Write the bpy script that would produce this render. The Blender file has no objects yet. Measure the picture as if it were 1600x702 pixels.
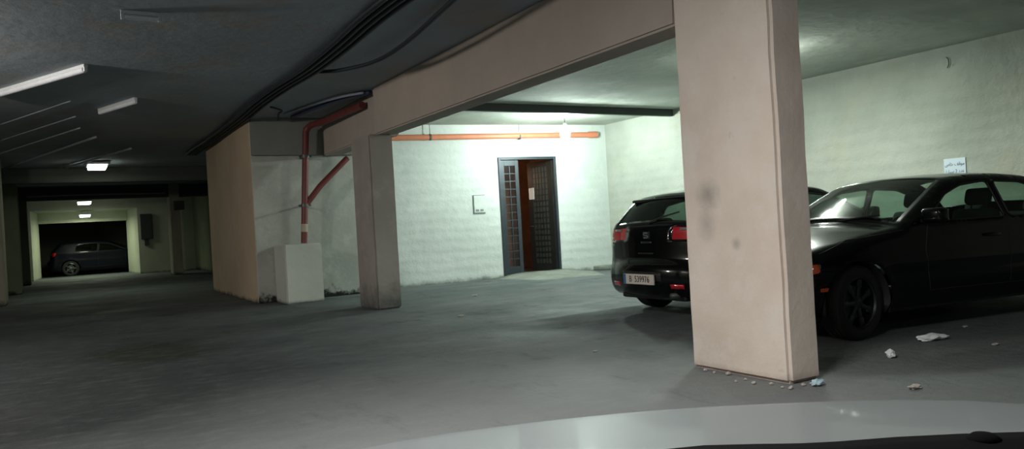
import bpy, bmesh, math, random
from mathutils import Vector, Matrix
from mathutils.geometry import delaunay_2d_cdt
random.seed(7)
PI = math.pi
scene = bpy.context.scene
col = scene.collection

# ------------------------------------------------------------------ camera
CAMH = 1.15
TH = math.atan(700/1200)           # the view is turned right of the driving lane (+Y)
ROLL = math.radians(3.29); PITCH = math.radians(-0.1)
_F = Vector((math.sin(TH)*math.cos(PITCH), math.cos(TH)*math.cos(PITCH), math.sin(PITCH)))
_R0 = Vector((math.cos(TH), -math.sin(TH), 0)); _U0 = _R0.cross(_F)
_c, _s = math.cos(ROLL), math.sin(ROLL)
_R = _R0*_c - _U0*_s; _U = _U0*_c + _R0*_s
cam_d = bpy.data.cameras.new('camera'); cam = bpy.data.objects.new('camera', cam_d); col.objects.link(cam)
cam_d.sensor_width = 36; cam_d.lens = 1200*36/1600; cam_d.clip_start = 0.05; cam_d.clip_end = 200
cam.matrix_world = Matrix(((_R.x, _U.x, -_F.x, 0), (_R.y, _U.y, -_F.y, 0), (_R.z, _U.z, -_F.z, CAMH), (0, 0, 0, 1)))
scene.camera = cam

# ------------------------------------------------------------------ view / world
vs = scene.view_settings
vs.view_transform = 'Standard'; vs.look = 'None'; vs.gamma = 1; vs.use_curve_mapping = False
vs.exposure = 0.0
w = bpy.data.worlds.new('world'); scene.world = w; w.use_nodes = True
w.node_tree.nodes['Background'].inputs[0].default_value = (0.55, 0.62, 0.66, 1)
w.node_tree.nodes['Background'].inputs[1].default_value = 0.02

# ------------------------------------------------------------------ lamps (data used by the fixtures further down)
P_BULB = 640; C_BULB = (0.86, 1.0, 0.93)
P_TUBE2 = 150; C_TUBE2 = (0.90, 1.0, 0.90)
P_NEAR_FILL = 270; C_NEAR_FILL = (1.0, 0.955, 0.91)
P_SIDE_FILL = 330; C_SIDE_FILL = (1.0, 0.93, 0.84)
P_BACK_FILL = 55; C_BACK_FILL = (0.88, 0.95, 1.0)
P_LANE = (14, 7, 45); C_LANE = (0.90, 1.0, 0.70)
P_LOBBY = 12

def add_light(name, kind, loc, power, color, size=0.1, size_y=None, rot=None, parent=None):
    d = bpy.data.lights.new(name, kind); d.energy = power; d.color = color
    if kind == 'AREA':
        d.shape = 'RECTANGLE'; d.size = size; d.size_y = size_y or size
    else:
        d.shadow_soft_size = size
    o = bpy.data.objects.new(name, d); col.objects.link(o); o.location = loc
    if rot: o.rotation_euler = rot
    if parent: o.parent = parent
    return o

# ------------------------------------------------------------------ helpers
def tag(o, label=None, cat=None, group=None, kind=None):
    if label: o['label'] = label
    if cat: o['category'] = cat
    if group: o['group'] = group
    if kind: o['kind'] = kind
    return o
def empty(name, loc=(0, 0, 0), rz=0, label=None, cat=None, group=None, parent=None, kind=None):
    o = bpy.data.objects.new(name, None); col.objects.link(o)
    o.location = loc; o.rotation_euler = (0, 0, rz); o.empty_display_size = .1
    if parent: o.parent = parent
    return tag(o, label, cat, group, kind)
def obj(name, bm, m, parent=None, smooth=False, ang=None):
    me = bpy.data.meshes.new(name); bm.to_mesh(me); bm.free()
    if smooth:
        for p in me.polygons: p.use_smooth = True
        if ang:
            try: me.set_sharp_from_angle(angle=math.radians(ang))
            except Exception: pass
    ms = m if isinstance(m, (list, tuple)) else [m]
    for x in ms: me.materials.append(x)
    o = bpy.data.objects.new(name, me); col.objects.link(o)
    if parent: o.parent = parent
    return o
def box(bm, x0, x1, y0, y1, z0, z1, bevel=0, M=None, seg=2):
    r = bmesh.ops.create_cube(bm, size=1)
    vv = r['verts']
    for v in vv:
        v.co = Vector(((x0+x1)/2 + v.co.x*(x1-x0), (y0+y1)/2 + v.co.y*(y1-y0), (z0+z1)/2 + v.co.z*(z1-z0)))
    if bevel:
        es = list({e for v in vv for e in v.link_edges})
        rr = bmesh.ops.bevel(bm, geom=es, offset=bevel, segments=seg, affect='EDGES', profile=.5)
        vv = list({v for f in rr['faces'] for v in f.verts} | {v for v in vv if v.is_valid})
    if M is not None:
        for v in vv: v.co = M @ v.co
    return vv
def tube(bm, pts, r, n=10, cap=True):
    pts = [Vector(p) for p in pts]; rings = []
    rs = r if isinstance(r, (list, tuple)) else [r]*len(pts)
    up = None
    for i, p in enumerate(pts):
        a = pts[max(i-1, 0)]; b = pts[min(i+1, len(pts)-1)]
        t = (b-a).normalized()
        if up is None:
            up = Vector((0, 0, 1)) if abs(t.z) < .9 else Vector((1, 0, 0))
        s = t.cross(up).normalized(); up = s.cross(t).normalized()
        rings.append([bm.verts.new(p + (s*math.cos(2*PI*k/n) + up*math.sin(2*PI*k/n))*rs[i]) for k in range(n)])
    for A, B in zip(rings, rings[1:]):
        for k in range(n): bm.faces.new((A[k], A[(k+1) % n], B[(k+1) % n], B[k]))
    if cap:
        bm.faces.new(list(reversed(rings[0]))); bm.faces.new(rings[-1])
def lathe(bm, prof, n=32, M=None, close=False):
    """profile of (radius, height along local z)"""
    rings = []
    for r, z in prof:
        if r < 1e-5: v = bm.verts.new((0, 0, z)); rings.append([v]*n)
        else: rings.append([bm.verts.new((r*math.cos(2*PI*k/n), r*math.sin(2*PI*k/n), z)) for k in range(n)])
    pairs = list(zip(rings, rings[1:])) + ([(rings[-1], rings[0])] if close else [])
    for A, B in pairs:
        for k in range(n):
            f = [A[k], A[(k+1) % n], B[(k+1) % n], B[k]]
            g = []
            for v in f:
                if v not in g: g.append(v)
            if len(g) > 2: bm.faces.new(g)
    if M is not None:
        for v in {v for R_ in rings for v in R_}: v.co = M @ v.co
def smoothpath(pts, n=6):
    pts = [Vector(p) for p in pts]; out = []
    for i in range(len(pts)-1):
        p0 = pts[max(i-1, 0)]; p1 = pts[i]; p2 = pts[i+1]; p3 = pts[min(i+2, len(pts)-1)]
        for k in range(n):
            t = k/n
            out.append(.5*((2*p1) + (p2-p0)*t + (2*p0-5*p1+4*p2-p3)*t*t + (3*p1-p0-3*p2+p3)*t**3))
    out.append(pts[-1]); return out
def text(name, body, size, M, m, parent, align='CENTER', xs=1.0, ext=0.0008):
    c = bpy.data.curves.new(name, 'FONT'); c.body = body; c.size = size; c.align_x = align; c.align_y = 'CENTER'; c.extrude = ext
    t = bpy.data.objects.new(name, c); col.objects.link(t)
    dg = bpy.context.evaluated_depsgraph_get(); dg.update()
    me = bpy.data.meshes.new_from_object(t.evaluated_get(dg))
    bpy.data.objects.remove(t)
    me.transform(M @ Matrix.Diagonal((xs, 1, 1, 1)))
    me.materials.clear(); me.materials.append(m)
    o = bpy.data.objects.new(name, me); col.objects.link(o); o.parent = parent
    return o

# ------------------------------------------------------------------ materials
def _mat(name):
    m = bpy.data.materials.new(name); m.use_nodes = True
    nt = m.node_tree; b = nt.nodes['Principled BSDF']
    return m, nt, b
def plain(name, c, rough=.5, metal=0, spec=.5, coat=0, var=.12, scale=14, bump=0):
    """a procedural paint or plastic: a colour with slight uneven tone"""
    m, nt, b = _mat(name); N = nt.nodes; L = nt.links
    tc = N.new('ShaderNodeTexCoord'); no = N.new('ShaderNodeTexNoise'); no.inputs['Scale'].default_value = scale; no.inputs['Detail'].default_value = 4
    L.new(tc.outputs['Object'], no.inputs['Vector'])
    mx = N.new('ShaderNodeMix'); mx.data_type = 'RGBA'
    mx.inputs['A'].default_value = (*[x*(1-var) for x in c], 1); mx.inputs['B'].default_value = (*[min(1, x*(1+var)) for x in c], 1)
    L.new(no.outputs['Fac'], mx.inputs['Factor']); L.new(mx.outputs['Result'], b.inputs['Base Color'])
    b.inputs['Roughness'].default_value = rough; b.inputs['Metallic'].default_value = metal
    b.inputs['Specular IOR Level'].default_value = spec; b.inputs['Coat Weight'].default_value = coat
    b.inputs['Coat Roughness'].default_value = .05
    if bump:
        bp = N.new('ShaderNodeBump'); bp.inputs['Strength'].default_value = bump; bp.inputs['Distance'].default_value = .01
        L.new(no.outputs['Fac'], bp.inputs['Height']); L.new(bp.outputs['Normal'], b.inputs['Normal'])
    return m
def plaster(name, c1, c2, c3=None, scale=.7, rough=.9, bump=.35, grime=None, gs=.05, smudge=None, gh=.25, fine=9, spots=.5, courses=False):
    """painted render: broad tone patches, dark specks, rough trowelled surface and a ragged dirt line at the foot"""
    m, nt, b = _mat(name); N = nt.nodes; L = nt.links
    geo = N.new('ShaderNodeNewGeometry')
    pos = geo.outputs['Position']
    def noise(s, d=6, r=.6, vec=pos):
        n = N.new('ShaderNodeTexNoise'); n.inputs['Scale'].default_value = s; n.inputs['Detail'].default_value = d; n.inputs['Roughness'].default_value = r
        L.new(vec, n.inputs['Vector']); return n.outputs['Fac']
    def ramp(f, a, z):
        r = N.new('ShaderNodeMapRange'); r.inputs['From Min'].default_value = a; r.inputs['From Max'].default_value = z; r.clamp = True
        L.new(f, r.inputs['Value']); return r.outputs['Result']
    def mix(f, a, z):
        x = N.new('ShaderNodeMix'); x.data_type = 'RGBA'
        for s, v in (('A', a), ('B', z)):
            if isinstance(v, tuple): x.inputs[s].default_value = (*v, 1)
            else: L.new(v, x.inputs[s])
        L.new(f, x.inputs['Factor']); return x.outputs['Result']
    c = mix(ramp(noise(scale), .35, .65), c1, c2)
    if c3: c = mix(ramp(noise(scale*1.9, 8, .7), .52, .72), c, c3)
    sp = ramp(noise(fine, 10, .75), .62, .75)
    mul = N.new('ShaderNodeMath'); mul.operation = 'MULTIPLY'; mul.inputs[1].default_value = spots; L.new(sp, mul.inputs[0])
    c = mix(mul.outputs[0], c, tuple(x*.45 for x in c1))
    if grime:
        sep = N.new('ShaderNodeSeparateXYZ'); L.new(pos, sep.inputs[0])
        a = N.new('ShaderNodeMath'); a.operation = 'MULTIPLY_ADD'; L.new(noise(3.2, 8, .7), a.inputs[0]); a.inputs[1].default_value = gh*2.6; a.inputs[2].default_value = -gh*.95
        s = N.new('ShaderNodeMath'); s.operation = 'SUBTRACT'; L.new(a.outputs[0], s.inputs[0]); L.new(sep.outputs['Z'], s.inputs[1])
        c = mix(ramp(s.outputs[0], -gs, gs), c, grime)
    for (sx_, sy_, sz_, ry_, rz_, am) in (smudge or ()):
        mp = N.new('ShaderNodeMapping'); mp.vector_type = 'TEXTURE'; mp.inputs['Location'].default_value = (sx_, sy_, sz_); mp.inputs['Scale'].default_value = (.15, ry_, rz_); L.new(pos, mp.inputs[0])
        ln = N.new('ShaderNodeVectorMath'); ln.operation = 'LENGTH'; L.new(mp.outputs[0], ln.inputs[0])
        ad = N.new('ShaderNodeMath'); ad.operation = 'MULTIPLY_ADD'; L.new(noise(14, 6, .7), ad.inputs[0]); ad.inputs[1].default_value = .8; L.new(ln.outputs['Value'], ad.inputs[2])
        rr = ramp(ad.outputs[0], 1.5, .5); mu = N.new('ShaderNodeMath'); mu.operation = 'MULTIPLY'; mu.inputs[1].default_value = am; L.new(rr, mu.inputs[0])
        c = mix(mu.outputs[0], c, (.20, .19, .17))
    L.new(c, b.inputs['Base Color']); b.inputs['Roughness'].default_value = rough; b.inputs['Specular IOR Level'].default_value = .25
    bp = N.new('ShaderNodeBump'); bp.inputs['Strength'].default_value = bump; bp.inputs['Distance'].default_value = .03
    h = noise(5.5, 9, .62)
    if courses:
        wv = N.new('ShaderNodeTexWave'); wv.wave_type = 'BANDS'; wv.bands_direction = 'Z'; wv.inputs['Scale'].default_value = 1.55; wv.inputs['Distortion'].default_value = 2.5; wv.inputs['Detail'].default_value = 3
        L.new(pos, wv.inputs['Vector'])
        ad = N.new('ShaderNodeMath'); ad.operation = 'MULTIPLY_ADD'; L.new(wv.outputs['Fac'], ad.inputs[0]); ad.inputs[1].default_value = .22; L.new(h, ad.inputs[2]); h = ad.outputs[0]
    L.new(h, bp.inputs['Height']); L.new(bp.outputs['Normal'], b.inputs['Normal'])
    return m
def emit(name, c, s):
    m, nt, b = _mat(name); b.inputs['Base Color'].default_value = (*c, 1); b.inputs['Emission Color'].default_value = (*c, 1); b.inputs['Emission Strength'].default_value = s
    return m
def glass(name, tint, rough=.03, refl=.9):
    m, nt, b = _mat(name); N = nt.nodes; L = nt.links; N.remove(b)
    out = N['Material Output']
    tr = N.new('ShaderNodeBsdfTransparent'); tr.inputs[0].default_value = (*tint, 1)
    gl = N.new('ShaderNodeBsdfGlossy'); gl.inputs['Roughness'].default_value = rough; gl.inputs[0].default_value = (refl, refl, refl, 1)
    fr = N.new('ShaderNodeFresnel'); fr.inputs[0].default_value = 1.5
    gb = N.new('ShaderNodeNewGeometry'); ir = N.new('ShaderNodeMapRange'); L.new(gb.outputs['Backfacing'], ir.inputs['Value']); ir.inputs['To Min'].default_value = 1.5; ir.inputs['To Max'].default_value = 1/1.5; L.new(ir.outputs['Result'], fr.inputs[0])
    mx = N.new('ShaderNodeMixShader'); L.new(fr.outputs[0], mx.inputs[0]); L.new(tr.outputs[0], mx.inputs[1]); L.new(gl.outputs[0], mx.inputs[2])
    L.new(mx.outputs[0], out.inputs[0]); return m
def floor_mat():
    m, nt, b = _mat('worn_asphalt'); N = nt.nodes; L = nt.links
    pos = N.new('ShaderNodeNewGeometry').outputs['Position']
    def noise(s, d=6, r=.6, sx=1, sy=1):
        mp = N.new('ShaderNodeMapping'); mp.inputs['Scale'].default_value = (sx, sy, 1); L.new(pos, mp.inputs[0])
        n = N.new('ShaderNodeTexNoise'); n.inputs['Scale'].default_value = s; n.inputs['Detail'].default_value = d; n.inputs['Roughness'].default_value = r
        L.new(mp.outputs[0], n.inputs['Vector']); return n.outputs['Fac']
    def ramp(f, a, z, o0=0, o1=1):
        r = N.new('ShaderNodeMapRange'); r.inputs['From Min'].default_value = a; r.inputs['From Max'].default_value = z; r.inputs['To Min'].default_value = o0; r.inputs['To Max'].default_value = o1
        L.new(f, r.inputs['Value']); return r.outputs['Result']
    def mix(f, a, z):
        x = N.new('ShaderNodeMix'); x.data_type = 'RGBA'
        for s, v in (('A', a), ('B', z)):
            if isinstance(v, tuple): x.inputs[s].default_value = (*v, 1)
            else: L.new(v, x.inputs[s])
        L.new(f, x.inputs['Factor']); return x.outputs['Result']
    c = mix(ramp(noise(.45), .35, .65), (.095, .113, .118), (.13, .146, .148))
    c = mix(ramp(noise(.9, 8, .7, .5, 1.6), .5, .7), c, (.175, .188, .188))        # dusty tracks
    c = mix(ramp(noise(1.4, 8, .7), .56, .72), c, (.045, .05, .052))            # oily patches
    # soft patches that paint light and shade into the floor colour
    def blot(x, y, rx, ry, rot=0):
        mp = N.new('ShaderNodeMapping'); mp.vector_type = 'TEXTURE'; mp.inputs['Location'].default_value = (x, y, 0); mp.inputs['Rotation'].default_value = (0, 0, rot); mp.inputs['Scale'].default_value = (rx, ry, 1e3)
        L.new(pos, mp.inputs[0]); ln = N.new('ShaderNodeVectorMath'); ln.operation = 'LENGTH'; L.new(mp.outputs[0], ln.inputs[0])
        ad = N.new('ShaderNodeMath'); ad.operation = 'MULTIPLY_ADD'; L.new(noise(1.1, 7, .65), ad.inputs[0]); ad.inputs[1].default_value = .7; L.new(ln.outputs['Value'], ad.inputs[2])
        return ad.outputs[0]
    c = mix(ramp(blot(-1.2, 7.2, 3.3, 9, -.1), 1.0, 1.85, .90, 0), c, (.017, .020, .022))  # dimness of the left lane painted in as darker floor
    c = mix(ramp(blot(2.6, 3.2, 2.6, 2.4), .85, 1.8, .75, 0), c, (.215, .228, .228))  # brighter near floor painted in as a pale pool
    c = mix(ramp(blot(.75, 9.0, .75, 1.1, .2), .9, 1.35, .9, 0), c, (.012, .016, .010))  # windscreen reflection painted in as a dark patch
    c = mix(ramp(noise(6, 10, .8, .6, 1.5), .5, .75, 0, .35), c, (.24, .25, .245))      # grit and chalky scuffs
    c = mix(ramp(noise(2.3, 9, .75, 1.5, .5), .55, .72, 0, .45), c, (.04, .045, .047))
    L.new(c, b.inputs['Base Color'])
    L.new(ramp(noise(.8, 5), .35, .65, .62, .95), b.inputs['Roughness'])
    b.inputs['Specular IOR Level'].default_value = .22
    bp = N.new('ShaderNodeBump'); bp.inputs['Strength'].default_value = .6; bp.inputs['Distance'].default_value = .03
    L.new(noise(11, 10, .7), bp.inputs['Height']); L.new(bp.outputs['Normal'], b.inputs['Normal'])
    return m

M_floor = floor_mat()
M_ceil = plaster('mottled_ceiling', (.38, .43, .48), (.28, .32, .36), (.38, .32, .27), scale=.5, bump=.28, spots=.3)  # blue-grey with browner noise patches
M_ceilr = plaster('bay_ceiling', (.47, .51, .455), (.34, .38, .33), (.54, .57, .52), scale=.6, bump=.5, spots=.3)
M_white = plaster('white_wall', (.66, .71, .68), (.58, .63, .60), (.70, .75, .72), scale=.8, bump=.6, grime=(.16, .18, .17), gh=.10, spots=.25, courses=True)
M_cream = plaster('cream_wall', (.48, .50, .445), (.36, .385, .335), (.45, .45, .37), scale=.65, bump=.8, grime=(.16, .17, .15), gh=.12, spots=.45, courses=True)
M_pink = plaster('pink_plaster', (.60, .475, .35), (.53, .41, .30), (.58, .51, .38), scale=.9, bump=.35, grime=(.06, .05, .045), gh=.10, spots=.4)
M_col = plaster('pink_column_plaster', (.68, .605, .535), (.59, .51, .445), (.66, .615, .565), scale=1.3, bump=.3, smudge=[(4.0, 4.05, 1.27, .13, .12, .6), (4.0, 4.08, 1.06, .10, .14, .4), (4.0, 3.80, .92, .05, .05, .5)], grime=(.26, .19, .15), gh=.045, spots=.45, fine=7)
M_beam = plaster('beam_plaster', (.46, .395, .355), (.39, .34, .305), None, scale=.8, bump=.3, spots=.3)
M_greyw = plaster('grey_white_wall', (.46, .48, .44), (.34, .35, .32), (.52, .54, .50), scale=1.0, bump=.4, grime=(.02, .022, .022), gh=.30, spots=.4)
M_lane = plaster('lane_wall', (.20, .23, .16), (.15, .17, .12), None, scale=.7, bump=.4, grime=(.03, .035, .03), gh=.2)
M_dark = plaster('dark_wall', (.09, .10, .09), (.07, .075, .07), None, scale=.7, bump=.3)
M_ramp = plaster('rough_concrete', (.26, .28, .25), (.19, .21, .18), (.33, .35, .32), scale=1.8, bump=.5, spots=.4)
M_orange = plain('orange_pipe', (.62, .22, .12), .45, var=.2, scale=6)
M_red = plain('dark_red_pipe', (.15, .03, .028), .5, var=.25, scale=6)
M_redpale = plain('bare_pipe_joint', (.42, .36, .26), .6)
M_blk = plain('black_cable', (.012, .016, .028), .5)
M_blue = plain('dark_blue_bar', (.03, .04, .09), .5)
M_pale = plain('pale_pipe_streak', (.36, .38, .46), .5)
M_steel = plain('dark_steel', (.035, .045, .055), .45, metal=.3, var=.2)
M_steel2 = plain('black_steel', (.012, .013, .012), .5, var=.2)
M_iron = plain('galvanised_iron', (.10, .12, .12), .5, metal=.5)
M_fix = plain('white_fixture', (.62, .64, .66), .5)
M_paper = plain('crumpled_paper', (.75, .78, .78), .8, var=.08)
M_bluepl = plain('pale_blue_plastic', (.45, .62, .68), .5)
M_rubble = plain('rubble', (.42, .38, .35), .9, var=.3)
M_sign = plain('sign_white', (.62, .72, .80), .5, var=.04)
M_signb = plain('sign_ink', (.02, .035, .12), .5)
M_grey = plain('grey_box', (.03, .04, .035), .6)
M_seam = plain('panel_gap', (.22, .25, .24), .7)
M_lobby = plaster('lobby_wall', (.30, .155, .095), (.24, .12, .075), (.34, .19, .12), scale=2.5, bump=.3)
# car materials
M_paint = plain('black_paint', (.0028, .0031, .0040), .22, spec=.1, coat=.55, var=.1)
M_navy = plain('midnight_paint', (.004, .005, .010), .4, spec=.15, coat=.25)
M_rub = plain('tyre_rubber', (.012, .012, .012), .8, var=.2, bump=.3)
M_trim = plain('black_plastic', (.010, .010, .011), .55)
M_int = plain('dark_upholstery', (.012, .012, .012), .9)
M_rim = plain('alloy', (.16, .17, .18), .3, metal=.9)
M_rimd = plain('brushed_alloy_dark', (.07, .075, .08), .35, metal=.9)
M_chr = plain('chrome', (.75, .77, .78), .1, metal=1, var=.02)
M_redl = plain('red_lens', (.52, .008, .02), .12, coat=1)
M_redd = plain('dark_red_lens', (.12, .006, .012), .12, coat=1)
M_orl = plain('orange_lens', (.75, .10, .02), .2, coat=1)
M_clr = plain('clear_lens', (.32, .34, .36), .08, coat=1, metal=.3)
M_plate = plain('plate_white', (.72, .66, .60), .4, var=.04)
M_plb = plain('plate_blue', (.06, .17, .36), .4)
M_ink = plain('plate_ink', (.015, .015, .015), .5)
M_gg = glass('green_glass', (.42, .56, .49))
M_gw = glass('windscreen_glass', (.62, .72, .66), rough=.06)
M_gd = glass('tinted_glass', (.16, .22, .19))

# ------------------------------------------------------------------ shell
CZ = 3.25
def sbox(name, x0, x1, y0, y1, z0, z1, m, bevel=0):
    bm = bmesh.new(); box(bm, x0, x1, y0, y1, z0, z1, bevel)
    return tag(obj(name, bm, m), kind='structure')
def grid_slab(name, x0, x1, y0, y1, z, m, dz, n=40, amp=0, thick=.2):
    bm = bmesh.new(); box(bm, x0, x1, y0, y1, min(z, z+thick), max(z, z+thick))
    return tag(obj(name, bm, m), kind='structure')
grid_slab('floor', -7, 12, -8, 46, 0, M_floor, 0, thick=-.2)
bm = bmesh.new(); box(bm, -7, 4.1, -8, 46, CZ, CZ+.2); lane_ceiling = tag(obj('ceiling', bm, M_ceil), kind='structure')
bm = bmesh.new(); box(bm, 4.1, 12, -8, 46, CZ, CZ+.2); tag(obj('ceiling', bm, M_ceilr), kind='structure')
sbox('wall_right', 10.68, 10.9, -8, 15, 0, CZ, M_cream)
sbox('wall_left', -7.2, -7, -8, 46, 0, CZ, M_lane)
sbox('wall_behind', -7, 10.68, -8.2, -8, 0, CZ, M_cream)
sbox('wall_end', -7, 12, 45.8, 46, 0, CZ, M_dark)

# back wall, slightly skewed, with the door opening
A = Vector((4.75, 14.50, 0)); B = Vector((10.70, 13.90, 0))
bd = (B-A).normalized(); bn = Vector((-bd.y, bd.x, 0))      # bn points away from the camera
MB_ = Matrix(((bd.x, bn.x, 0, A.x), (bd.y, bn.y, 0, A.y), (0, 0, 1, 0), (0, 0, 0, 1)))
BL = (B-A).length
d0, d1, dzt = 3.27, 4.65, 2.56
bm = bmesh.new()
box(bm, 0, d0, 0, .22, 0, CZ, M=MB_); box(bm, d1, BL, 0, .22, 0, CZ, M=MB_); box(bm, d0, d1, 0, .22, dzt, CZ, M=MB_)
tag(obj('wall_back', bm, M_white), kind='structure')

# the store block whose near side faces the camera and whose left side lines the lane
bm = bmesh.new(); box(bm, 2.87, 4.75, 13.8, 18.5, 0, CZ, .015)
me_block = obj('wall_store_block', bm, [M_greyw, M_pink]); tag(me_block, kind='structure')
for p in me_block.data.polygons:
    if p.normal.x < -.7: p.material_index = 1
bm = bmesh.new(); box(bm, 2.88, 4.75, 13.70, 13.80, 2.58, CZ, .01)
tag(obj('trim_1', bm, plaster('grey_band', (.24, .25, .23), (.20, .21, .20), None, scale=1, bump=.3)), kind='structure')

# wall with the wide gateway far down the lane
def quadwall(name, pieces, m):
    bm = bmesh.new()
    for p in pieces: box(bm, *p)
    return tag(obj(name, bm, m), kind='structure')
bm = bmesh.new()
def prism(bm, pts, z0, z1):
    a = [bm.verts.new((x, y, z0)) for x, y in pts]; b_ = [bm.verts.new((x, y, z1)) for x, y in pts]; n = len(pts)
    bm.faces.new(a[::-1]); bm.faces.new(b_)
    for k in range(n): bm.faces.new((a[k], a[(k+1) % n], b_[(k+1) % n], b_[k]))
prism(bm, [(-4.5, 33.7), (-1.05, 33.7), (-.86, 36.3), (-4.5, 36.3)], 0, CZ)
prism(bm, [(2.54, 33.7), (4.6, 33.7), (4.6, 36.3), (2.30, 36.3)], 0, CZ)
prism(bm, [(-1.05, 33.7), (2.54, 33.7), (2.32, 36.0), (-.88, 36.0)], 2.62, CZ)
prism(bm, [(-.88, 36.0), (2.32, 36.0), (2.30, 36.3), (-.86, 36.3)], 2.20, CZ)
tag(obj('wall_gateway', bm, plaster('gateway_plaster', (.50, .53, .42), (.42, .45, .34), None, scale=.8, bump=.3, grime=(.1, .12, .08), gh=.08)), kind='structure')
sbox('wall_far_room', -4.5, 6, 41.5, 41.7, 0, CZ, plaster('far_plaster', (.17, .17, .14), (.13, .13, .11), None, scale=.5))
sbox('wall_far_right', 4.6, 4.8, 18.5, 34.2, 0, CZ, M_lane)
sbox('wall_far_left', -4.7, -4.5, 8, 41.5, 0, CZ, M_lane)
# ------------------------------------------------------------------ columns and beams
def concrete(name, x0, x1, y0, y1, z0, z1, m, label, cat, group=None, bevel=.02, rough=.006):
    bm = bmesh.new(); box(bm, 0, x1-x0, 0, y1-y0, 0, z1-z0)
    n = 14
    bmesh.ops.bevel(bm, geom=list(bm.edges), offset=bevel, segments=2, affect='EDGES')
    L_ = [e for e in bm.edges if e.calc_length() > .25]
    bmesh.ops.subdivide_edges(bm, edges=L_, cuts=n, use_grid_fill=True)
    rnd = random.Random(hash(name) % 1000 if False else int(x0*100+y0*10+50))
    from mathutils import noise as mn
    for v in bm.verts:
        v.co += Vector((mn.noise(v.co*3+Vector((x0, y0, 1))), mn.noise(v.co*3+Vector((9, y0, x0))), 0))*rough
    o = obj(name, bm, m, smooth=True, ang=40); o.location = (x0, y0, z0)
    return tag(o, label, cat, group)
concrete('concrete_column', 4.00, 4.30, 3.41, 4.31, 0, CZ, M_col, 'broad pink plastered column in the foreground hiding the parked cars', 'column', bevel=.025)
concrete('concrete_column', 3.88, 4.24, 10.62, 11.42, 0, 2.56, plaster('dusky_column', (.36, .325, .295), (.30, .275, .25), (.40, .375, .335), scale=1.2, bump=.3, grime=(.05, .06, .06), gh=.40, gs=.30, spots=.4), 'farther square column under the end of the long beam, dark with damp at its foot', 'column')
concrete('ceiling_beam', 4.02, 4.32, 4.31, 10.75, 2.56, CZ, M_beam, 'long deep beam running from the foreground column to the farther column', 'beam')
concrete('ceiling_beam', 4.13, 4.45, 10.85, 13.78, 2.57, CZ, M_beam, 'short beam behind the farther column, reaching the store wall', 'beam')
concrete('ceiling_beam', 4.02, 4.32, -6, 3.41, 2.56, CZ, M_beam, 'beam overhead on the near side of the foreground column', 'beam')
# lane columns
M_lc = plaster('lane_column_plaster', (.40, .38, .30), (.33, .32, .25), None, scale=.8, bump=.3, grime=(.05, .05, .04), gh=.15)
concrete('lane_column', -2.2, -1.13, 19.6, 20.4, 0, CZ, M_lc, 'beige column at the left edge of the picture, nearest on the left of the lane', 'column')
concrete('lane_column', -1.6, -1.04, 24.4, 25.2, 0, CZ, M_lane, 'grey green column second along the left of the lane', 'column')
concrete('lane_column', -1.75, -1.02, 30.2, 30.9, 0, CZ, M_lane, 'dark column on the left just before the lit gateway', 'column')
concrete('lane_column', 3.30, 3.62, 29.6, 30.5, 0, CZ, M_lc, 'green tinted column standing free right of the lit gateway', 'column')
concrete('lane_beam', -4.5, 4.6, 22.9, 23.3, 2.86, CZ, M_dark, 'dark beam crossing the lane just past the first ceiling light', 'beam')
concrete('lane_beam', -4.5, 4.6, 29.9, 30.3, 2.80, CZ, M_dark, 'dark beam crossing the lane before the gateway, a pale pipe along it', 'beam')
# plinth block around the foot of the pipe
concrete('plinth_block', 3.17, 3.80, 13.02, 13.785, 0, 1.0, plaster('plinth_plaster', (.58, .60, .55), (.50, .52, .47), None, scale=1.2, bump=.3, grime=(.03, .03, .03), gh=.05), 'white plastered block boxing in the foot of the red drain pipe', 'plinth')
# concrete ramp and kerb by the door
bm = bmesh.new()
def hump(bm, u0, u1, v0, v1, h, nu=16, nv=8):
    g = []
    for i in range(nu+1):
        r_ = []
        for j in range(nv+1):
            a = i/nu; b_ = j/nv
            u = u0+(u1-u0)*a; v = v0+(v1-v0)*b_
            e = min(1, min(a, 1-a)*3.2); e = e*e*(3-2*e)
            z = h*b_*e + .008*math.sin(u*9)*math.sin(v*7)*e
            shrink = 1-.45*(1-b_)
            r_.append(bm.verts.new(MB_ @ Vector(((u0+u1)/2+(u-(u0+u1)/2)*shrink, v, max(z, 0)+.002))))
        g.append(r_)
    lo = [[bm.verts.new(v.co*1.0 - Vector((0, 0, v.co.z))) for v in r_] for r_ in (g[0], g[-1])]
    for i in range(nu):
        for j in range(nv): bm.faces.new((g[i][j], g[i+1][j], g[i+1][j+1], g[i][j+1]))
hump(bm, d0-.35, d1+.75, -1.5, -.01, .085)
o = obj('concrete_ramp', bm, M_ramp, smooth=True); tag(o, 'low rough concrete ramp on the floor leading up to the open steel door', 'ramp')
sm = o.modifiers.new('solid', 'SOLIDIFY'); sm.thickness = .02; sm.offset = -1; 
bm = bmesh.new(); box(bm, d1+.8, BL-.02, -.30, -.005, 0, .09, .02, M=MB_)
tag(obj('kerb', bm, M_ramp), 'low concrete kerb along the foot of the wall right of the steel door', 'kerb')

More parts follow.
